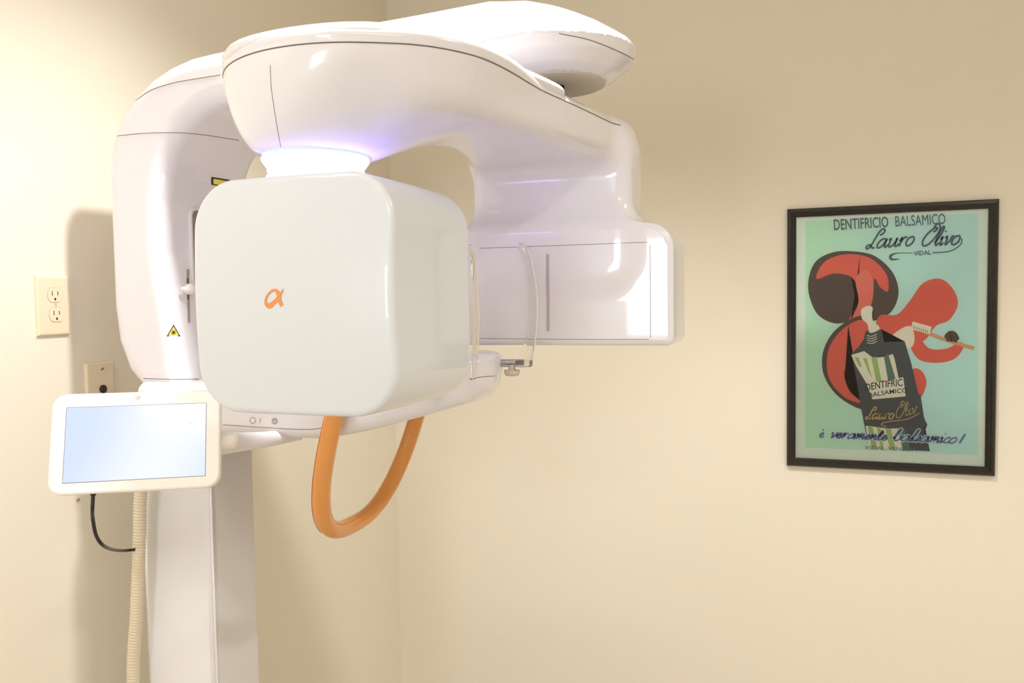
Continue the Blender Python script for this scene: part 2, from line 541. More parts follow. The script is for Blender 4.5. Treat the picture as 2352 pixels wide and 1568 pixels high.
V, Fc = tube_mesh(catmull(ring_pts + side_pts, 2), .0009, 6)
part('seam', V, Fc, SEAM, g_arm)
seam([[(621, 150), (623, 200), (633, 270), (645, 338)]], f_gantry, g_arm, .0004)
seam([[(1102, 570), (1300, 563), (1487, 556)], [(1493, 562), (1494, 670), (1494, 776)], [(1102, 777), (1300, 779), (1490, 779)]], f_gantry, g_det, .00045, name='panel_gap')
V, Fc = surf_ribbon(f_gantry, [(1258, 584), (1258, 640), (1259, 700), (1259, 760)], .0052)
part('detector_slit', V, Fc, SLITG, g_det)
seam([[(512, 975), (600, 981), (700, 986), (745, 981), (782, 969)], [(1078, 869), (1110, 865), (1136, 863)]], f_chin, chin, .0006)

# logo on the tube head (variable width stroke)
def zlogo(p, s=1.0): return (580 + p[0] / 17.42, 640 + p[1] / 17.42)
al = [((1240, 400), .0006), ((1180, 520), .0022), ((1090, 670), .0034), ((960, 850), .0046), ((820, 985), .0052), ((680, 1090), .0060), ((560, 1010), .0045), ((530, 860), .0030), ((590, 690), .0026), ((700, 550), .0024),
      ((820, 465), .0030), ((930, 460), .0036), ((1020, 560), .0052), ((1070, 700), .0058), ((1085, 830), .0050), ((1120, 960), .0050), ((1185, 1075), .0052)]
V, Fc = surf_ribbon(f_box, [zlogo(a[0]) for a in al], .004, widths=[a[1] for a in al], n=10)
part('logo', V, Fc, LOGO, tubeh, smooth=False)
# power symbols and chin symbols on the console
def circ(cx, cy, rx, ry, n=24, a0=0, a1=360): return [(cx + rx * math.cos(math.radians(a0 + (a1 - a0) * k / n)), cy + ry * math.sin(math.radians(a0 + (a1 - a0) * k / n))) for k in range(n + 1)]
sy = [surf_ribbon(f_chin, circ(580.5, 965, 6.2, 7.0), .0008, n=2), surf_ribbon(f_chin, [(598.5, 959.5), (597.5, 966), (596.5, 971.5)], .0008),
      surf_ribbon(f_chin, circ(631, 967, 6.0, 6.7), .0008, n=2), surf_ribbon(f_chin, [(626, 964.5), (631, 963), (636.5, 965)], .0007),
      surf_ribbon(f_chin, [(627.5, 965), (629, 969), (631, 972), (633.5, 969), (635, 965.5)], .0006), surf_ribbon(f_chin, [(631.4, 963.5), (631.2, 966), (631, 968.5)], .0006)]
part('off_symbol', *sy[0], INK, chin, smooth=False); part('on_symbol', *sy[1], INK, chin, smooth=False); part('chin_symbol', *join(sy[2:]), INK, chin, smooth=False)

# warning triangles
def triangle(c, w, h, f, parent, tilt=0.0):
    def tr(s, k=0.0): return [(c[0], c[1] - h * .62 * s), (c[0] + w / 2 * s, c[1] + h * .38 * s), (c[0] - w / 2 * s, c[1] + h * .38 * s)]
    V1, F1 = surf_poly(f, tr(1.0)[::-1], .0010); V2, F2 = surf_poly(f, tr(.74)[::-1], .0013)
    rays = []
    for k in range(16):
        a = 2 * math.pi * k / 16; r = h * (.20 if k % 2 else .26)
        rays.append(surf_ribbon(f, [(c[0], c[1] + 1), (c[0] + r * .5 * math.cos(a), c[1] + 1 + r * .5 * math.sin(a)), (c[0] + r * math.cos(a), c[1] + 1 + r * math.sin(a))], .0005, n=1, off=.0016))
    V3, F3 = surf_poly(f, circ(c[0], c[1] + 1, h * .085, h * .085, 12)[:-1], .0017)
    V, Fc = join([(V1, F1), (V2, F2)] + rays + [(V3, F3)])
    mi = [0] + [1] + [0] * (len(Fc) - 2)
    link('warning_sticker', mesh_of(V, Fc, mats=mi), [BLK, YEL], parent)
triangle((398.5, 762), 31, 27, f_caseback, housing)
def quad_px(f, q, off, name, m, parent):
    V, Fc = surf_poly(f, q, off); return part(name, V, Fc, m, parent, smooth=False)
V1, F1 = surf_poly(f_caseback, [(485, 406), (485, 424), (528, 431), (528, 413)], .0008)
V2, F2 = surf_poly(f_caseback, [(489, 410), (489, 422), (524, 428), (524, 416)], .0012)
V, Fc = join([(V1, F1), (V2, F2)]); link('warning_sticker', mesh_of(V, Fc, mats=[0, 1]), [BLK, YEL], housing)

# slider slot with lever, and mirror panel on the housing front face
XF = -1.138
def front_rect(px0, py0, px1, py1, x=XF):
    a = on_x(px0, py0, EYE[0] + x); b = on_x(px1, py1, EYE[0] + x)
    return a, b
V, Fc = surf_ribbon(f_caseback, [(431.5, 618), (432, 660), (433, 700), (434, 741)], .0060, off=.0008)
s = part('slider_slot', V, Fc, SLOTG, housing)
V, Fc = surf_ribbon(f_caseback, [(430.3, 639), (430.6, 664), (431.2, 688)], .0028, off=.0012)
part('slider_gap', V, Fc, BLK, s)
a = hit(f_caseback, 433, 665)[0] + EYE
nb = Vector((float(a[0]), float(a[1]), float(a[2])))
LV = []
lp = [nb + Vector((-.003, .002, 0)), nb + Vector((.008, -.004, .001)), nb + Vector((.013, -.014, -.001)), nb + Vector((.012, -.026, .001)), nb + Vector((.010, -.031, .002))]
V, Fc = tube_mesh(catmull([tuple(p) for p in lp], 5), .006, 16, rads=[.008, .010, .0112, .0115, .0115, .0113, .011, .0104, .0098, .009, .0082, .0074, .0066, .0058, .005, .0044, .0038, .0032, .0027, .0022, .0016])
part('slider_lever', V, Fc, BEZEL, housing)
a, b = front_rect(438, 476, 452, 780, XF + .008)
yl, zt, zb_ = float(a[1]), float(a[2]), float(b[2])
yr = 2 * (YC + EYE[1]) - yl
def rounded_panel(x0, x1, yl, yr, zb, zt, R, n=8):
    cy, cz = (yl + yr) / 2, (zb + zt) / 2; hy, hz = (yr - yl) / 2, (zt - zb) / 2
    loop = []
    for sx, sz, a0 in ((1, 1, 0), (-1, 1, 90), (-1, -1, 180), (1, -1, 270)):
        for k in range(n + 1):
            a = math.radians(a0 + 90 * k / n)
            loop.append((cy + sx * (hy - R) + R * math.cos(a), cz + sz * (hz - R) + R * math.sin(a)))
    m_ = len(loop)
    V = [(x0, p[0], p[1]) for p in loop] + [(x1, p[0], p[1]) for p in loop]
    Fc = [tuple(range(m_))[::-1], tuple(range(m_, 2 * m_))] + [(i, (i + 1) % m_, m_ + (i + 1) % m_, m_ + i) for i in range(m_)]
    return V, Fc
mf = part('mirror_frame', *rounded_panel(EYE[0] + XF - .003, EYE[0] + XF + .008, yl, yr, zb_, zt, .015), WHITE_SATIN, housing, smooth=False)
part('mirror', *rounded_panel(EYE[0] + XF + .007, EYE[0] + XF + .0095, yl + .004, yr - .004, zb_ + .005, zt - .005, .012), MIRROR, mf, smooth=False)

# pivot disc and shaft under the overhead head
hx, hy = EYE[0] - .392, EYE[1] + YC
V, Fc = lathe([(0, H0 + .3665), (.083, H0 + .3665), (.0855, H0 + .368), (.0855, H0 + .372)], (hx, hy)); part('pivot_disc', V, Fc, GREY, housing)
V, Fc = lathe([(.0145, H0 + .318), (.0145, H0 + .3672), (0, H0 + .3672)], (hx, hy)); part('pivot_shaft', V, Fc, HOLE, MACH)

# glowing neck ring
rx, ry = EYE[0] - .607, EYE[1] + .940
V, Fc = lathe([(.060, H0 + .1935), (.0705, H0 + .1925), (.0712, H0 + .190), (.069, H0 + .186), (.0605, H0 + .1745), (.0600, H0 + .1735)], (rx, ry), 96)
neck = part('light_ring', V, Fc, LED_BAND, MACH)
V, Fc = lathe([(.0600, H0 + .1737), (.0612, H0 + .170), (.066, H0 + .163), (.0745, H0 + .1555), (.08, H0 + .1515)], (rx, ry), 96)
part('light_skirt', V, Fc, LED_PINK, neck)
V, Fc = [], []
for k in range(72):
    a = 2 * math.pi * k / 72; c_, s_ = math.cos(a), math.sin(a)
    p0 = np.array([rx + .0609 * c_, ry + .0609 * s_, H0 + .1725]); p1 = np.array([rx + .0665 * c_, ry + .0665 * s_, H0 + .1635])
    t = tube_mesh([p0, p1], .0009, 5); V, Fc = join([(V, Fc), t])
part('ribs', V, Fc, LED_BAND, neck)
V, Fc = tube_mesh([(rx + .0618 * math.cos(a), ry + .0618 * math.sin(a), H0 + .1755) for a in np.linspace(0, 2 * math.pi, 64, endpoint=False)], .0018, 8, True)
part('led_strip', V, Fc, LED_CORE, neck)

# floor column
V, Fc = [], []
def rect_loop(x0, x1, y0, y1, R, n=5):
    L = []
    cx, cy = (x0 + x1) / 2, (y0 + y1) / 2; hx_, hy_ = (x1 - x0) / 2, (y1 - y0) / 2
    for sx, sy_, a0 in ((1, 1, 0), (-1, 1, 90), (-1, -1, 180), (1, -1, 270)):
        for k in range(n + 1):
            a = math.radians(a0 + 90 * k / n); L.append((cx + sx * (hx_ - R) + R * math.cos(a), cy + sy_ * (hy_ - R) + R * math.sin(a)))
    return L
def prism(loop, z0, z1):
    m_ = len(loop); V = [(p[0], p[1], z0) for p in loop] + [(p[0], p[1], z1) for p in loop]
    return V, [tuple(range(m_))[::-1], tuple(range(m_, 2 * m_))] + [(i, (i + 1) % m_, m_ + (i + 1) % m_, m_ + i) for i in range(m_)]
cl = rect_loop(EYE[0] - 1.272, EYE[0] - 1.090, EYE[1] + 1.284, EYE[1] + 1.424, .016, 6)
me = mesh_of(*prism(cl, .03, H0 - .20))
bmx = bmesh.new(); bmx.from_mesh(me)
for f_ in bmx.faces: f_.smooth = len(f_.verts) == 4
bmx.to_mesh(me); bmx.free()
colm = link('floor_column', me, WHITE_SATIN, MACH)
V, Fc = tube_mesh([M(-1.0915, 1.2855, -.23), M(-1.0915, 1.2855, -1.46)], .0022, 8); part('edge_trim', V, Fc, WHITE, colm)
link('base_plate', box_mesh((EYE[0] - 1.30, EYE[1] + 1.14, 0), (EYE[0] - .72, EYE[1] + 1.57, .03), .01), WHITE_SATIN, MACH)

# chin rest rod, knob, temple supports
h_rod = -.1085
rod0 = on_y(1134, 831, EYE[1] + 1.368); rod1 = np.array([rod0[0] + .058, rod0[1], rod0[2]])
V, Fc = tube_mesh([rod0 - np.array([.012, 0, 0]), rod0, rod1], .0052, 16); rod = part('support_rod', V, Fc, STEEL, chin)
V, Fc = lathe([(0, 0), (.0078, 0), (.0078, .002), (.0, .002)], (0, 0), 32)
V = [rod0 + np.array([v[2] - .0025, v[0], v[1]]) for v in V]; part('rod_socket', V, Fc, HOLE, chin)
kc = rod0 + np.array([.035, 0, 0])
V, Fc = lathe([(0, kc[2] - .026), (.012, kc[2] - .024), (.0145, kc[2] - .018), (.0145, kc[2] - .0145), (.006, kc[2] - .0142), (.006, kc[2] - .004)], (kc[0], kc[1]), 32)
part('thumb_screw', V, Fc, GREY, rod)
link('rod_clip', box_mesh((rod0[0] + .012, rod0[1] - .004, rod0[2] - .0085), (rod0[0] + .033, rod0[1] + .004, rod0[2] - .0062)), STEEL, rod)
def temple(px_l, px_r, y, name):
    """curved clear blade between two pixel outlines at depth plane y, 5 mm thick and bowed"""
    L = catmull(px_l, 5); R_ = catmull(px_r, 5); n = min(len(L), len(R_))
    V, Fc = [], []
    K = 6
    for i in range(n):
        a = on_y(L[i][0], L[i][1], EYE[1] + y); b = on_y(R_[i][0], R_[i][1], EYE[1] + y)
        for s_ in (0, 1):
            for k in range(K + 1):
                t = k / K; p = a * (1 - t) + b * t
                bow = -.010 * math.sin(math.pi * t) + (.0042 * math.sin(math.pi * (0.12 + .76 * t)) if s_ else 0)
                V.append(p + np.array([0, bow, 0]))
    W = 2 * (K + 1)
    for i in range(n - 1):
        for k in range(K):
            Fc.append((i * W + k, i * W + k + 1, (i + 1) * W + k + 1, (i + 1) * W + k))
            Fc.append((i * W + K + 1 + k, (i + 1) * W + K + 1 + k, (i + 1) * W + K + 2 + k, i * W + K + 2 + k))
        Fc.append((i * W, (i + 1) * W, (i + 1) * W + K + 1, i * W + K + 1))
        Fc.append((i * W + K, i * W + 2 * K + 1, (i + 1) * W + 2 * K + 1, (i + 1) * W + K))
    Fc.append(tuple(range(K + 1)) + tuple(range(2 * K + 1, K, -1)))
    e = (n - 1) * W
    Fc.append(tuple(e + k for k in range(K, -1, -1)) + tuple(e + k for k in range(K + 1, 2 * K + 2)))
    me = mesh_of(V, Fc, True); bm = bmesh.new(); bm.from_mesh(me); bmesh.ops.recalc_face_normals(bm, faces=bm.faces); bm.to_mesh(me); bm.free()
    return link(name, me, CLEAR, chin)
temple([(1187, 842), (1196, 810), (1207, 775), (1212, 720), (1211, 660), (1203, 600), (1190, 570), (1190, 560)],
       [(1219, 842), (1225, 810), (1231, 775), (1235, 720), (1232, 660), (1222, 600), (1212, 572), (1200, 557)], 1.375, 'temple_support')
temple([(1080, 870), (1081, 830), (1082, 790), (1084, 740), (1084, 690), (1083, 640), (1080, 590), (1076, 562)],
       [(1092, 870), (1096, 830), (1100, 790), (1102, 740), (1101, 690), (1098, 640), (1091, 590), (1082, 562)], 1.24, 'temple_support')
a = on_y(1200, 834, EYE[1] + 1.368)
link('support_clamp', box_mesh((a[0] - .012, a[1] - .006, a[2] - .0065), (a[0] + .016, a[1] + .012, a[2] + .0055), .002), CLEAR, rod)

# orange grab handle: a U hanging below the chin arm, ends turned in to it
th_ = .2954; e2 = np.array([-math.sin(th_), 0, -math.cos(th_)]); cen = np.array([-.7375, YC, -.1802])
def grip_path(off_r=0.0, off_n=0.0):
    L = []
    nr = np.array([math.cos(th_), 0, -math.sin(th_)])
    for k in range(97):
        a = math.pi * k / 96; c_, s_ = math.cos(a), math.sin(a)
        C = math.copysign(abs(c_) ** (2 / 2.6), c_); S = abs(s_) ** (2 / 2.6)
        L.append(cen + np.array([0, 1, 0]) * (.1728 + off_r) * C + e2 * (.2613 + off_r) * S + nr * off_n)
    def inward(p, sg): return [p - e2 * .012 + np.array([0, -sg * .012, 0]), p - e2 * .016 + np.array([0, -sg * .045, 0])]
    A_ = inward(L[0], 1)[::-1]; B_ = inward(L[-1], -1)
    pts = A_ + [q for i, q in enumerate(L) if i % 4 == 0 or i in (1, 2, 95)] + B_
    return [M(*q) for q in catmull(pts, 3)]
V, Fc = tube_mesh(grip_path(), .0165, 20)
grip = part('grab_handle', V, Fc, ORANGE, MACH)
V, Fc = tube_mesh(grip_path(.0135, -.0096)[9:-9], .0005, 5); part('handle_seam', V, Fc, ORANGE_D, grip)

# touch screen
zs = 1.235
cor = [at_depth(151, 938, zs * .992), at_depth(470, 927, zs * 1.028), at_depth(476, 1092, zs * 1.008), at_depth(151, 1109, zs * .972)]
sc_c = sum(cor) / 4
er = (cor[1] + cor[2] - cor[0] - cor[3]); W_s = np.linalg.norm(er) / 2; er /= np.linalg.norm(er)
eu = (cor[0] + cor[1] - cor[2] - cor[3]); H_s = np.linalg.norm(eu) / 2; eu -= er * (eu @ er); eu /= np.linalg.norm(eu)
en = np.cross(er, eu)              # towards the camera
k_ = W_s / 322
def slab(cx, cy, hw, hh, R, d0, d1, n=8, bev=0.0):
    rings = [(d0, 0)] + ([(d1 - bev, 0), (d1 - bev * .3, bev * .3), (d1, bev)] if bev else [(d1, 0)])
    V = []; m_ = 4 * (n + 1)
    for d, ins in rings:
        for sx, sy_, a0 in ((1, 1, 0), (-1, 1, 90), (-1, -1, 180), (1, -1, 270)):
            for k in range(n + 1):
                a = math.radians(a0 + 90 * k / n); r_ = max(R - ins, .0002)
                V.append(sc_c + er * (cx + sx * (hw - R) + r_ * math.cos(a)) + eu * (cy + sy_ * (hh - R) + r_ * math.sin(a)) + en * d)
    Fc = [tuple(range(m_))[::-1], tuple(range((len(rings) - 1) * m_, len(rings) * m_))]
    for q in range(len(rings) - 1):
        Fc += [(q * m_ + i, q * m_ + (i + 1) % m_, (q + 1) * m_ + (i + 1) % m_, (q + 1) * m_ + i) for i in range(m_)]
    return V, Fc
V, Fc = slab(k_ * .5, k_ * 3, W_s / 2 + 34.5 * k_, H_s / 2 + 32 * k_, 34 * k_, -.014, .004, bev=.003)
tab = part('touch_screen', V, Fc, BEZEL, MACH, smooth=False)
part('screen_border', *slab(0, 0, W_s / 2 + 1.3 * k_, H_s / 2 + 1.3 * k_, .0008, .003, .0043), mat('screen_border_grey', rgb(130, 128, 150), .4), tab, smooth=False)
V, Fc = slab(0, 0, W_s / 2, H_s / 2, .0008, .003, .0047); part('display', V, Fc, SCREEN, tab, smooth=False)
def tab_stroke(pts, w, d=.0052, n=6):
    pts = catmull(pts, n); V, Fc = [], []
    for i in range(len(pts)):
        t = pts[min(i + 1, len(pts) - 1)] - pts[max(i - 1, 0)]; t = t / (np.linalg.norm(t) + 1e-12)
        for s_ in (1, -1): V.append(sc_c + er * (pts[i][0] - t[1] * w / 2 * s_) + eu * (pts[i][1] + t[0] * w / 2 * s_) + en * d)
    for i in range(len(pts) - 1): Fc.append((2 * i, 2 * i + 2, 2 * i + 3, 2 * i + 1))
    return V, Fc
ly = H_s / 2 + 20 * k_
lg = [((a[0][0] - 880) / 70 * k_, ly - (a[0][1] - 750) / 70 * k_) for a in al]
part('logo', *tab_stroke(lg, 1.1 * k_, .0046), GOLD, tab, smooth=False)
px_ = lambda x, y: ((x - 313.5) * k_, (1017 - y) * k_)
part('cursor_mark', *tab_stroke([px_(435, 973), px_(439, 973.5), px_(439, 976), px_(435, 976)], .7 * k_, .0049), mat('display_mark', rgb(170, 185, 225), .5), tab, smooth=False)
# bracket behind the screen to the console
p0 = sc_c + er * .09 + eu * .01 - en * .02
b1 = at_depth(560, 1012, 1.36); b2 = at_depth(690, 1000, 1.46)
V, Fc = tube_mesh(catmull([at_depth(478, 1022, 1.30), at_depth(540, 1016, 1.35), at_depth(610, 1009, 1.41), at_depth(688, 996, 1.47)], 6), .02, 24, rads=[.0195 - .00045 * i for i in range(19)])
br = part('screen_bracket', V, Fc, WHITE, MACH)
V, Fc = tube_mesh(catmull([at_depth(485, 1014, 1.27), at_depth(527, 1012, 1.29), at_depth(541, 1012, 1.30)], 4), .0125, 24, rads=[.0135] * 6 + [.012, .009, .003])
part('swivel_joint', V, Fc, BEZEL, br)
# short strain relief below the screen
pj = sc_c + er * (216 - 313) * k_ - eu * (H_s / 2 + 29 * k_) - en * .006

# ------------------------------------------------------------------ cable and hose
q0 = pj + eu * .004
cab = [q0, pj - eu * .02, on_y(213, 1190, q0[1] + .01), on_y(222, 1232, q0[1] + .03), on_y(243, 1256, q0[1] + .07), on_y(275, 1264, EYE[1] + 1.18), on_y(310, 1262, EYE[1] + 1.235)]
V, Fc = tube_mesh(catmull(cab, 8), .0028, 12)
cb = thing('power_cable', q0, 'thin black cable hanging in a curve from the touch screen to the corrugated hose', 'cable')
part('cord', V, Fc, BLACK, cb)
V, Fc = tube_mesh([q0, q0 - eu * .006], .0042, 12); part('plug', V, Fc, BLACK, cb)

hp = [on_y(328, 1090, EYE[1] + 1.245), on_y(322, 1150, EYE[1] + 1.245), on_y(320, 1250, EYE[1] + 1.245), on_y(314, 1400, EYE[1] + 1.245), on_y(306, 1568, EYE[1] + 1.245)]
last = hp[-1]; prev = hp[-2]
hp += [last + np.array([-.004, 0, -.30]), np.array([last[0] - .004, last[1], .012])]
hc = catmull(hp, 40)
# even spacing then ribs
L = [0]
for i in range(1, len(hc)): L.append(L[-1] + np.linalg.norm(hc[i] - hc[i - 1]))
tot = L[-1]; stp = .0011; nn = int(tot / stp)
C3 = np.array(hc); ss = np.linspace(0, tot, nn)
hh = np.stack([np.interp(ss, L, C3[:, k]) for k in range(3)], 1)
rad = [.0118 + .0011 * math.sin(2 * math.pi * s_ / .0062) for s_ in ss]
V, Fc = tube_mesh(hh, .011, 16, rads=rad)
ho = tag(link('corrugated_hose', mesh_of(V, Fc, True), HOSE), 'beige corrugated plastic hose running down beside the white machine column', 'hose')

# ------------------------------------------------------------------ wall plates on the left wall
def plate(pix_c, w, h, name, label, cat):
    c = on_x(pix_c[0], pix_c[1], 0.0)
    t = thing(name, c, label, cat)
    V, Fc = [], []
    bm = bmesh.new()
    me = box_mesh((0, c[1] - w / 2, c[2] - h / 2), (.0065, c[1] + w / 2, c[2] + h / 2))
    bm.from_mesh(me)
    fr = [f for f in bm.faces if f.normal.x > .9]
    ed = list({e for f in fr for e in f.edges})
    bmesh.ops.bevel(bm, geom=ed, offset=.0055, segments=3, affect='EDGES', profile=.6)
    bm.to_mesh(me); bm.free()
    pl = link('cover_plate', me, PLATE, t)
    return t, c, pl
def disc(c, ry_, rz_, x0, x1, clip=None, n=32):
    L = []
    for k in range(n):
        a = 2 * math.pi * k / n; y_, z_ = ry_ * math.cos(a), rz_ * math.sin(a)
        if clip: z_ = max(-clip, min(clip, z_))
        L.append((c[1] + y_, c[2] + z_))
    m_ = len(L); V = [(x0, p[0], p[1]) for p in L] + [(x1, p[0], p[1]) for p in L]
    return V, [tuple(range(m_))[::-1], tuple(range(m_, 2 * m_))] + [(i, (i + 1) % m_, m_ + (i + 1) % m_, m_ + i) for i in range(m_)]
t, c, pl = plate((118.5, 702), .074, .117, 'wall_outlet', 'almond duplex electrical outlet with two sockets, on the left wall beside the machine shadow', 'outlet')
c2 = on_x(122, 700, .0)
dz = .0193
for s_ in (1, -1):
    cc = np.array([0, c2[1] - .001 * s_, c2[2] + dz * s_])
    bk = part('socket_gap', *disc(cc, .0172, .0172, .006, .0068, .0147), mat('plate_gap', rgb(176, 156, 128), .6), t, smooth=False)
    so = part('socket', *disc(cc, .0166, .0166, .006, .0074, .0141), PLATE, t, smooth=False)
    for yy, hh_ in ((-.0062, .0046), (.0062, .0038)):
        link('slot', box_mesh((.0070, cc[1] + yy - .0008, cc[2] + .0035 - hh_), (.0077, cc[1] + yy + .0008, cc[2] + .0035 + hh_)), DARK, so)
    part('ground_hole', *disc(np.array([0, cc[1], cc[2] - .0080]), .0022, .0028, .007, .0077, None, 16), DARK, so, smooth=False)
part('plate_screw', *disc(np.array([0, c2[1], c2[2]]), .0030, .0030, .006, .0070, None, 16), mat('screw_almond', rgb(206, 190, 160), .4), t, smooth=False)
t, c, pl = plate((228, 895), .072, .117, 'cable_wall_plate', 'plain almond wall plate with a round black grommet, behind the touch screen', 'wall plate')
g = on_x(230, 893, 0.0); part('grommet', *disc(g, .0078, .0085, .006, .011), BLACK, t)
g = on_x(229, 847, 0.0)
V, Fc = tube_mesh([(.0075, g[1] - .003, g[2] - .0022), (.0082, g[1] + .003, g[2] + .0022)], .0009, 8); part('plate_screw', V, Fc, DARK, t)
g = on_x(178, 1147, 0.0)
tag(part('wall_screw', *disc(g, .003, .003, 0, .003, None, 16), SCREW, None), 'tiny brass screw head in the left wall below the touch screen', 'screw')

# ------------------------------------------------------------------ framed poster on the back wall
PY = -.020                       # front of the moulding
tl, tr_, br_, bl = on_y(1806, 480, PY), on_y(2292, 456, PY), on_y(2291, 1095, PY), on_y(1809, 1070, PY)
x0, x1 = (tl[0] + bl[0]) / 2, (tr_[0] + br_[0]) / 2; z0, z1 = (bl[2] + br_[2]) / 2, (tl[2] + tr_[2]) / 2
print('poster', x0, x1, z0, z1, x1 - x0, z1 - z0)
FR = thing('framed_poster', ((x0 + x1) / 2, 0, z0), 'vintage toothpaste poster in a glossy black frame, hanging on the back wall', 'picture')
fwid = .0255
bm = bmesh.new()
prof = [(0, 0), (0, -.014), (.004, -.019), (.011, -.020), (.016, -.016), (.019, -.017), (fwid, -.012), (fwid, 0)]
rings = []
for ins, y in prof:
    rings.append([bm.verts.new((x0 + ins, y, z0 + ins)), bm.verts.new((x1 - ins, y, z0 + ins)), bm.verts.new((x1 - ins, y, z1 - ins)), bm.verts.new((x0 + ins, y, z1 - ins))])
for i in range(len(rings) - 1):
    for k in range(4): bm.faces.new((rings[i][k], rings[i][(k + 1) % 4], rings[i + 1][(k + 1) % 4], rings[i + 1][k]))
bmesh.ops.recalc_face_normals(bm, faces=bm.faces)
me = bpy.data.meshes.new('frame'); bm.to_mesh(me); bm.free()
link('frame', me, FRAME, FR)

YP = -.006                       # paper plane
class Art:
    def __init__(s): s.V = []; s.F = []; s.I = []; s.mats = []; s.layer = 0
    def mi(s, m):
        if m not in s.mats: s.mats.append(m)
        return s.mats.index(m)
    def y(s): s.layer += 1; return YP - .000035 * s.layer
    def add(s, V, Fc, m):
        o = len(s.V); s.V += V; s.F += [tuple(i + o for i in f) for f in Fc]; s.I += [s.mi(m)] * len(Fc)
    def poly(s, pix, m, n=5, smooth=True):
        y = s.y(); P_ = catmull(pix, n, True) if smooth else pix
        W = [on_y(p[0], p[1], y) for p in P_]
        # triangulate concave outlines
        bm = bmesh.new(); vs = [bm.verts.new([float(c) for c in w]) for w in W]
        f = bm.faces.new(vs); bmesh.ops.triangulate(bm, faces=[f], ngon_method='EAR_CLIP')
        bm.verts.index_update()
        s.add([tuple(v.co) for v in bm.verts], [tuple(v.index for v in ff.verts) for ff in bm.faces], m); bm.free()
    def stroke(s, pix, w, m, n=6, widths=None, newlayer=True):
        y = s.y() if newlayer else YP - .000035 * s.layer
        P_ = catmull(pix, n); ws = catmull([(a,) for a in widths], n) if widths else None
        V, Fc = [], []
        for i in range(len(P_)):
            t = P_[min(i + 1, len(P_) - 1)] - P_[max(i - 1, 0)]; t = t / (np.linalg.norm(t) + 1e-9)
            ww = (ws[i][0] if ws else w) / 2
            for sg in (1, -1): V.append(tuple(on_y(P_[i][0] - t[1] * ww * sg, P_[i][1] + t[0] * ww * sg, y)))
        for i in range(len(P_) - 1): Fc.append((2 * i, 2 * i + 1, 2 * i + 3, 2 * i + 2))
        s.add(V, Fc, m)
    def text(s, body, p_l, p_r, cap, m, bold=0.0, slant=0.0, curve=0.0):
        cu = bpy.data.curves.new('t', 'FONT'); cu.body = body; cu.size = 1; cu.offset = bold; cu.resolution_u = 3
        ob = bpy.data.objects.new('t', cu); COL.objects.link(ob)
        dg = bpy.context.evaluated_depsgraph_get(); dg.update()
        me_ = bpy.data.meshes.new_from_object(ob.evaluated_get(dg))
        co = [v.co.copy() for v in me_.vertices]; fs = [tuple(p.vertices) for p in me_.polygons]
        bpy.data.objects.remove(ob); 
        xa = min(c.x for c in co); xb = max(c.x for c in co); ca = .69
        y = s.y(); L = np.array(p_l, float); R = np.array(p_r, float); d = R - L; ln = np.linalg.norm(d); d /= ln; nn_ = np.array([d[1], -d[0]])
        V = []
        for c_ in co:
            t = (c_.x - xa) / (xb - xa); yy = c_.y / ca * cap
            q = L + d * (t * ln + yy * slant) + nn_ * (yy + curve * (t - .5) ** 2 * 4)
            V.append(tuple(on_y(q[0], q[1], y)))
        s.add(V, fs, m)
A = Art()
pm = lambda n, r, g, b: mat('print_' + n, rgb(r, g, b), 0.55, var=.03, vscale=14)
P_MAT = pm('border', 224, 240, 228); P_GRN = pm('green', 168, 204, 178); P_AQ = pm('aqua', 160, 200, 190); P_INKT = pm('teal_ink', 62, 92, 108)
P_RED = pm('red', 222, 92, 72); P_RED2 = pm('light_red', 222, 112, 98); P_BRN = pm('brown', 70, 50, 42); P_DK = pm('dark_slate', 58, 66, 72)
P_CRM = pm('cream', 232, 232, 214); P_LG = pm('leaf_green', 158, 190, 112); P_DG = pm('bottle_green', 78, 118, 100); P_BLUE = pm('blue_ink', 76, 112, 166)
P_GOLD = pm('gold_ink', 206, 176, 104); P_TAN = pm('tan', 214, 160, 110); P_HAZE = pm('pale_blue', 214, 226, 226); P_DB = pm('dark_blue', 60, 80, 140)
# sheet with a soft green to aqua print
def grad_mat(name, c1, c2):
    m = bpy.data.materials.new(name); m.use_nodes = True
    nt = m.node_tree; b = nt.nodes['Principled BSDF']; b.inputs['Roughness'].default_value = .55
    tc = nt.nodes.new('ShaderNodeTexCoord'); sp = nt.nodes.new('ShaderNodeSeparateXYZ')
    nt.links.new(tc.outputs['Generated'], sp.inputs[0])
    r = nt.nodes.new('ShaderNodeValToRGB'); r.color_ramp.elements[0].color = c1; r.color_ramp.elements[1].color = c2
    r.color_ramp.elements[0].position = .05; r.color_ramp.elements[1].position = .65
    nt.links.new(sp.outputs[0], r.inputs[0]); nt.links.new(r.outputs[0], b.inputs['Base Color'])
    return m
P_BG = grad_mat('print_background', rgb(192, 236, 204), rgb(190, 234, 228))
A.poly([(1818, 1066), (2280, 1086), (2280, 468), (1818, 490)], P_MAT, smooth=False)
A.poly([(1850, 1027), (2246, 1045), (2247, 490), (1850, 507)], P_BG, smooth=False)
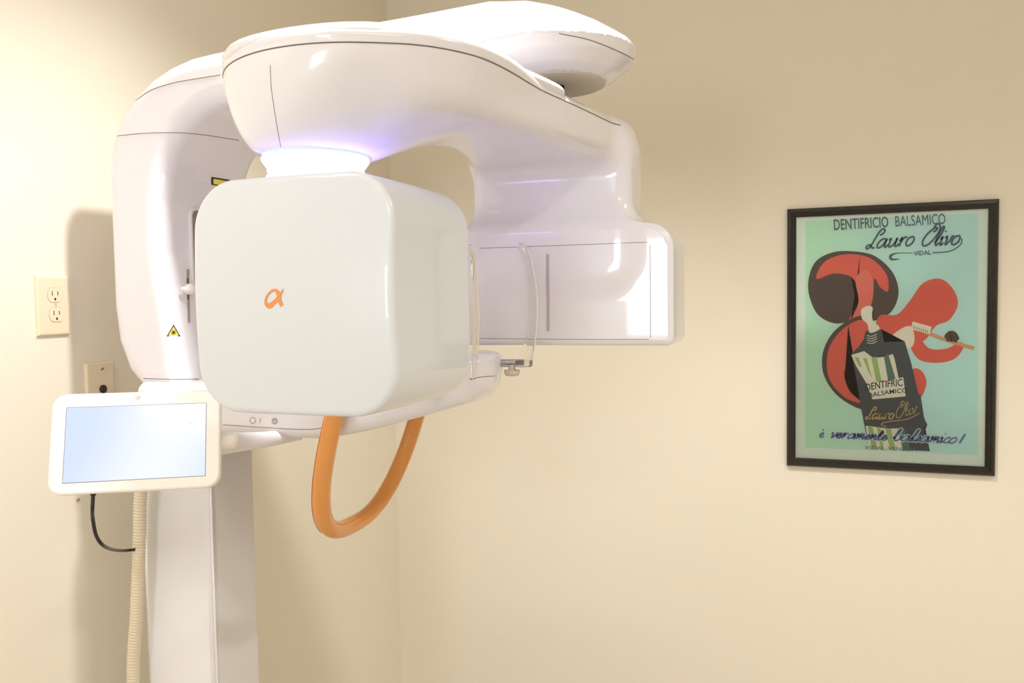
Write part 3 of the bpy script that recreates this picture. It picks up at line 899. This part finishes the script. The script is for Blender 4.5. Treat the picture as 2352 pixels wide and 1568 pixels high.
# abstract red and brown shapes in place of the illustration
A.poly([(1856, 660), (1870, 605), (1910, 580), (1960, 577), (2010, 588), (2050, 625), (2064, 670), (2050, 712), (2015, 735), (1960, 738), (1915, 742), (1875, 718)], P_BRN)
A.poly([(1875, 640), (1893, 602), (1940, 584), (1998, 592), (2036, 630), (2040, 668), (2022, 660), (2008, 640), (2004, 690), (1985, 728), (1950, 738), (1968, 700), (1972, 668), (1955, 636), (1915, 628)], P_RED)
A.poly([(1965, 640), (1990, 620), (2006, 650), (2000, 700), (1978, 735), (1960, 730), (1972, 690)], P_RED2)
A.poly([(1950, 735), (1985, 725), (2010, 750), (1985, 790), (1950, 850), (1960, 900), (1995, 938), (1965, 935), (1920, 905), (1892, 860), (1890, 810), (1912, 765)], P_BRN)
A.poly([(1955, 742), (1985, 735), (1998, 755), (1970, 800), (1940, 850), (1950, 895), (1980, 925), (1940, 912), (1905, 870), (1900, 815), (1920, 772)], P_RED)
A.poly([(2020, 725), (2060, 722), (2090, 690), (2120, 650), (2160, 640), (2190, 665), (2200, 700), (2180, 735), (2150, 748), (2125, 780), (2090, 790), (2050, 780), (2010, 770)], P_RED)
A.poly([(2090, 790), (2110, 775), (2135, 800), (2175, 800), (2205, 785), (2212, 800), (2190, 825), (2150, 833), (2110, 825)], P_RED)
A.poly([(2095, 850), (2115, 850), (2128, 875), (2120, 905), (2105, 920), (2092, 900)], P_RED)
A.poly([(2045, 778), (2075, 752), (2095, 752), (2100, 785), (2085, 800)], P_CRM)
# bottle
A.poly([(1982, 790), (1988, 760), (2025, 756), (2030, 785), (2078, 784), (2092, 830), (2112, 915), (2118, 950), (2130, 975), (2124, 990), (2136, 1036), (1996, 1029), (1984, 970), (1972, 900), (1956, 812), (1968, 800)], P_DK, smooth=False)
A.poly([(1955, 815), (1985, 806), (2006, 822), (2036, 818), (2050, 812), (2075, 868), (2080, 910), (2004, 917), (1990, 880), (1966, 840)], P_CRM, smooth=False)
for q in ([(1962, 819), (1972, 821), (1980, 842), (1974, 842)], [(1982, 822), (1991, 822), (2003, 870), (1994, 852)], [(2001, 821), (2014, 819), (2025, 876), (2013, 876)]):
    A.poly(q, P_LG, smooth=False)
A.poly([(2030, 818), (2040, 812), (2057, 870), (2040, 874)], P_DG, smooth=False)
A.poly([(2052, 811), (2062, 808), (2076, 866), (2064, 868)], P_DK, smooth=False)
A.text('DENTIFRIC', (1988, 896), (2073, 884), 16, BLK, .01, .1, -2)
A.text('BALSAMICO', (1996, 911), (2084, 899), 10, BLK, .01, .1, -2)
A.poly([(1974, 925), (2004, 920), (2080, 912), (2114, 905), (2125, 975), (2090, 982), (2040, 984), (1986, 972)], P_DK, smooth=False)
A.poly([(1988, 977), (2040, 984), (2075, 983), (2088, 1034), (1996, 1030)], P_CRM, smooth=False)
for q in ([(1993, 978), (2004, 980), (2016, 1031), (2002, 1030)], [(2034, 984), (2046, 985), (2058, 1033), (2044, 1032)], [(2014, 981), (2022, 983), (2030, 1032), (2023, 1031)]):
    A.poly(q, P_LG, smooth=False)
A.poly([(2062, 984), (2076, 983), (2092, 1034), (2074, 1034)], P_DG, smooth=False)
# screw neck rings, paste
for k in range(4): A.stroke([(1991, 770 + k * 5.5), (2002, 772 + k * 5.5), (2014, 767 + k * 5.5)], 1.6, P_CRM)
A.poly([(1978, 712), (1990, 703), (2004, 705), (2003, 722), (2006, 738), (2018, 748), (2019, 757), (1998, 764), (1992, 744), (1980, 732)], P_CRM)
# toothbrush
A.stroke([(2096, 746), (2130, 764), (2180, 783), (2238, 800)], 8, P_TAN, widths=[10, 9, 8, 9])
A.poly([(2096, 738), (2140, 750), (2136, 767), (2092, 756)], P_CRM, smooth=False)
for k in range(8): A.stroke([(2098 + k * 4.5, 748 + k * 1.4), (2099 + k * 4.5, 755 + k * 1.4)], 1.2, P_DK, n=1, newlayer=(k == 0))
A.stroke([(2172, 778), (2186, 772), (2200, 782)], 20, P_BRN, widths=[14, 26, 12])
# lettering
A.text('DENTIFRICIO', (1916, 528), (2041, 521), 24, P_INKT, .012)
A.text('BALSAMICO', (2057, 520), (2172, 514), 24, P_INKT, .0)
A.text('VIDAL', (2099, 587), (2139, 584), 10, P_INKT, .015)
A.text('VIDAL-VENEZIA', (1986, 1031), (2106, 1036), 8, P_INKT, .0)
GL = {
 'a': ([[(1.0, .82), (.72, 1.0), (.32, .86), (.08, .45), (.16, .06), (.45, .02), (.78, .32), (1.0, .82)], [(1.06, 1.0), (.98, .5), (1.02, .08), (1.2, .04), (1.42, .3)]], 1.38),
 'u': ([[(.0, .75), (.14, 1.0), (.13, .5), (.18, .08), (.42, .02), (.75, .35), (.9, .95)], [(.92, 1.0), (.88, .4), (.95, .05), (1.15, .05), (1.36, .32)]], 1.3),
 'r': ([[(.0, .55), (.2, 1.0), (.22, .5), (.16, .0)], [(.2, .5), (.38, .86), (.6, 1.02), (.82, .9)]], .85),
 'R': ([[(.0, .3), (.25, .75), (.3, 1.15), (.15, 1.1), (.25, .88), (.55, .92), (.5, .4), (.6, .05), (.85, .25)]], .82),
 'o': ([[(.5, 1.0), (.16, .8), (.05, .4), (.2, .05), (.5, .0), (.84, .28), (.9, .68), (.72, .96), (.5, 1.0)]], 1.08),
 'l': ([[(.0, .3), (.36, 1.2), (.42, 2.0), (.26, 2.1), (.12, 1.6), (.08, .4), (.25, .0), (.55, .28)]], .56),
 'b': ([[(.0, .3), (.36, 1.3), (.42, 2.0), (.22, 2.1), (.08, 1.5), (.06, .4), (.3, .0), (.72, .12), (.86, .5), (.7, .9), (.95, .8), (1.1, .88)]], 1.05),
 'i': ([[(.02, .6), (.15, 1.0), (.12, .3), (.25, .0), (.5, .28)], [(.22, 1.5), (.27, 1.62)]], .5),
 'v': ([[(.0, .78), (.16, 1.0), (.26, .7), (.3, .02), (.66, .45), (.78, .98), (1.0, .9)]], .92),
 'e': ([[(.05, .4), (.56, .58), (.68, .84), (.44, 1.0), (.15, .75), (.1, .25), (.4, .0), (.72, .1), (.98, .4)]], .92),
 'E': ([[(.05, .4), (.56, .58), (.68, .84), (.44, 1.0), (.15, .75), (.1, .25), (.4, .0), (.72, .1), (.9, .3)], [(.2, 1.75), (.5, 1.4)]], 1.5),
 'm': ([[(.0, .7), (.12, 1.0), (.12, .0)], [(.12, .45), (.38, .98), (.56, .9), (.55, .0)], [(.55, .45), (.82, .98), (1.0, .9), (.98, .25), (1.1, .0), (1.36, .28)]], 1.34),
 'n': ([[(.0, .7), (.12, 1.0), (.12, .0)], [(.12, .45), (.4, .98), (.6, .9), (.58, .25), (.7, .0), (.95, .28)]], .94),
 't': ([[(.0, .4), (.3, 1.1), (.36, 1.8), (.2, .6), (.28, .05), (.48, .0), (.75, .3)], [(-.1, 1.2), (.75, 1.25)]], .74),
 's': ([[(.0, .1), (.32, .7), (.42, 1.08), (.5, .7), (.56, .25), (.3, .0), (.05, .12)]], .68),
 'c': ([[(.75, .85), (.5, 1.0), (.15, .7), (.1, .25), (.4, .0), (.8, .28)]], .8),
 'L': ([[(.95, 1.5), (1.18, 1.5), (1.42, 1.85), (1.15, 2.15), (.78, 1.85), (.55, 1.1), (.3, .25), (.0, -.02), (-.22, .18), (.0, .42), (.35, .3), (.6, .02), (.85, .1)]], 1.02),
 'O': ([[(1.0, 1.55), (1.25, 1.7), (1.3, 2.0), (1.05, 2.0), (.8, 1.85), (.35, 1.3), (.15, .6), (.4, .05), (.95, .12), (1.45, .8), (1.7, 1.7), (1.45, 2.35), (1.1, 2.45), (.85, 2.1)]], 1.72),
 '!': ([[(.35, 1.7), (.15, .2)]], .5), ' ': ([], .6)}
def script(word, p_l, p_r, xh, w, m, slant=.45, halo=None):
    tot_ = sum(GL[ch][1] for ch in word)
    Lp = np.array(p_l, float); Rp = np.array(p_r, float); d = Rp - Lp; ln = np.linalg.norm(d); d /= ln; nn_ = np.array([d[1], -d[0]])
    sx = ln / tot_
    for ps in ((halo, w * 2.2), (m, w)):
        if ps[0] is None: continue
        A.y(); x = 0
        for ch in word:
            st, adv = GL[ch]
            for s_ in st:
                A.stroke([tuple(Lp + d * ((x + p[0]) * sx + p[1] * xh * slant) + nn_ * p[1] * xh) for p in s_], ps[1], ps[0], n=4, newlayer=False)
            x += adv
script('Lauro', (1992, 571), (2098, 563), 20, 4.2, P_INKT)
script('Olivo', (2112, 565), (2203, 561), 20, 4.4, P_INKT)
A.stroke([(2210, 548), (2205, 563), (2180, 577), (2142, 580)], 2.4, P_INKT); A.stroke([(2096, 581), (2062, 581), (2046, 587), (2048, 595), (2066, 595)], 2.4, P_INKT, widths=[1.5, 2, 6, 5, 1.5])
script('Lauro', (1990, 962), (2052, 962), 13, 2.6, P_GOLD, .3); script('Oliv', (2056, 962), (2106, 948), 14, 1.6, P_GOLD, .3)
A.stroke([(2112, 948), (2085, 962), (2040, 968), (2024, 974), (2036, 980)], 1.8, P_GOLD)
script('E', (1881, 1004), (1898, 1005), 11, 2.6, P_BLUE, .3)
script('veramente', (1905, 1005), (2036, 1011), 12, 3.0, P_BLUE, .5, halo=P_HAZE)
script('balsamico', (2050, 1011), (2196, 1018), 13, 3.0, P_BLUE, .5, halo=P_HAZE)
script('!', (2200, 1020), (2208, 1020), 14, 4, P_BLUE, .5)
link('poster_print', mesh_of(A.V, A.F, mats=A.I), A.mats, FR)
link('glass', mesh_of([(x0 + .02, -.0105, z0 + .02), (x1 - .02, -.0105, z0 + .02), (x1 - .02, -.0105, z1 - .02), (x0 + .02, -.0105, z1 - .02)], [(0, 1, 2, 3)]), PANE, FR)

# ------------------------------------------------------------------ light
def spot(name, loc, tgt, power, size_deg, blend, rad, col):
    l = bpy.data.lights.new(name, 'SPOT'); l.energy = power; l.spot_size = math.radians(size_deg); l.spot_blend = blend
    l.shadow_soft_size = rad; l.color = col
    o = bpy.data.objects.new(name, l); COL.objects.link(o); o.location = loc
    o.rotation_euler = (Vector(tgt) - Vector(loc)).to_track_quat('-Z', 'Y').to_euler(); return o
WARM = (1.0, .97, .925)
spot('ceiling_spot', (.92, EYE[1] + 1.16, RZ - .02), (.92, EYE[1] + 1.16, 0), 125, 128, .6, .05, WARM)
spot('ceiling_spot', (.36, -2.60, RZ - .02), (.36, -2.60, 0), 50, 140, .6, .16, WARM)
spot('ceiling_spot', (2.3, -1.7, RZ - .02), (2.3, -1.7, 0), 82, 140, .7, .10, WARM)
def area(name, loc, tgt, power, sx, sy_, col):
    l = bpy.data.lights.new(name, 'AREA'); l.energy = power; l.shape = 'RECTANGLE'; l.size = sx; l.size_y = sy_; l.color = col
    o = bpy.data.objects.new(name, l); COL.objects.link(o); o.location = loc
    o.rotation_euler = (Vector(tgt) - Vector(loc)).to_track_quat('-Z', 'Y').to_euler(); return o
area('window_daylight', ((WX0 + WX1) / 2, RY + .01, 1.7), (.8, -1.5, 1.5), 16, .5, .6, (.88, .95, 1.0))
area('rear_fill', (2.0, -4.0, RZ - .02), (2.0, -4.0, 0), 26, 1.2, .6, (1.0, .98, .96))  # added soft fill under the rear ceiling, not a fixture of the room
w = bpy.data.worlds.new('world'); scene.world = w; w.use_nodes = True
w.node_tree.nodes['Background'].inputs[0].default_value = (.75, .87, 1.0, 1); w.node_tree.nodes['Background'].inputs[1].default_value = 2.0

# ------------------------------------------------------------------ camera
cd = bpy.data.cameras.new('camera'); cam = bpy.data.objects.new('camera', cd); COL.objects.link(cam)
cd.sensor_width = 36; cd.lens = F / 2352 * 36; cd.clip_start = .02
Rm = Matrix(((rt[0], up[0], -fw[0]), (rt[1], up[1], -fw[1]), (rt[2], up[2], -fw[2])))
cam.matrix_world = Matrix.Translation(Vector(EYE)) @ Rm.to_4x4()
scene.camera = cam
scene.view_settings.view_transform = 'Standard'; scene.view_settings.look = 'None'
scene.view_settings.exposure = -0.27; scene.view_settings.gamma = 1.0; scene.view_settings.use_curve_mapping = False
scene.cycles.use_denoising = True
scene.cycles.max_bounces = 10; scene.cycles.diffuse_bounces = 6; scene.cycles.transparent_max_bounces = 12
scene.cycles.sample_clamp_indirect = 6.0
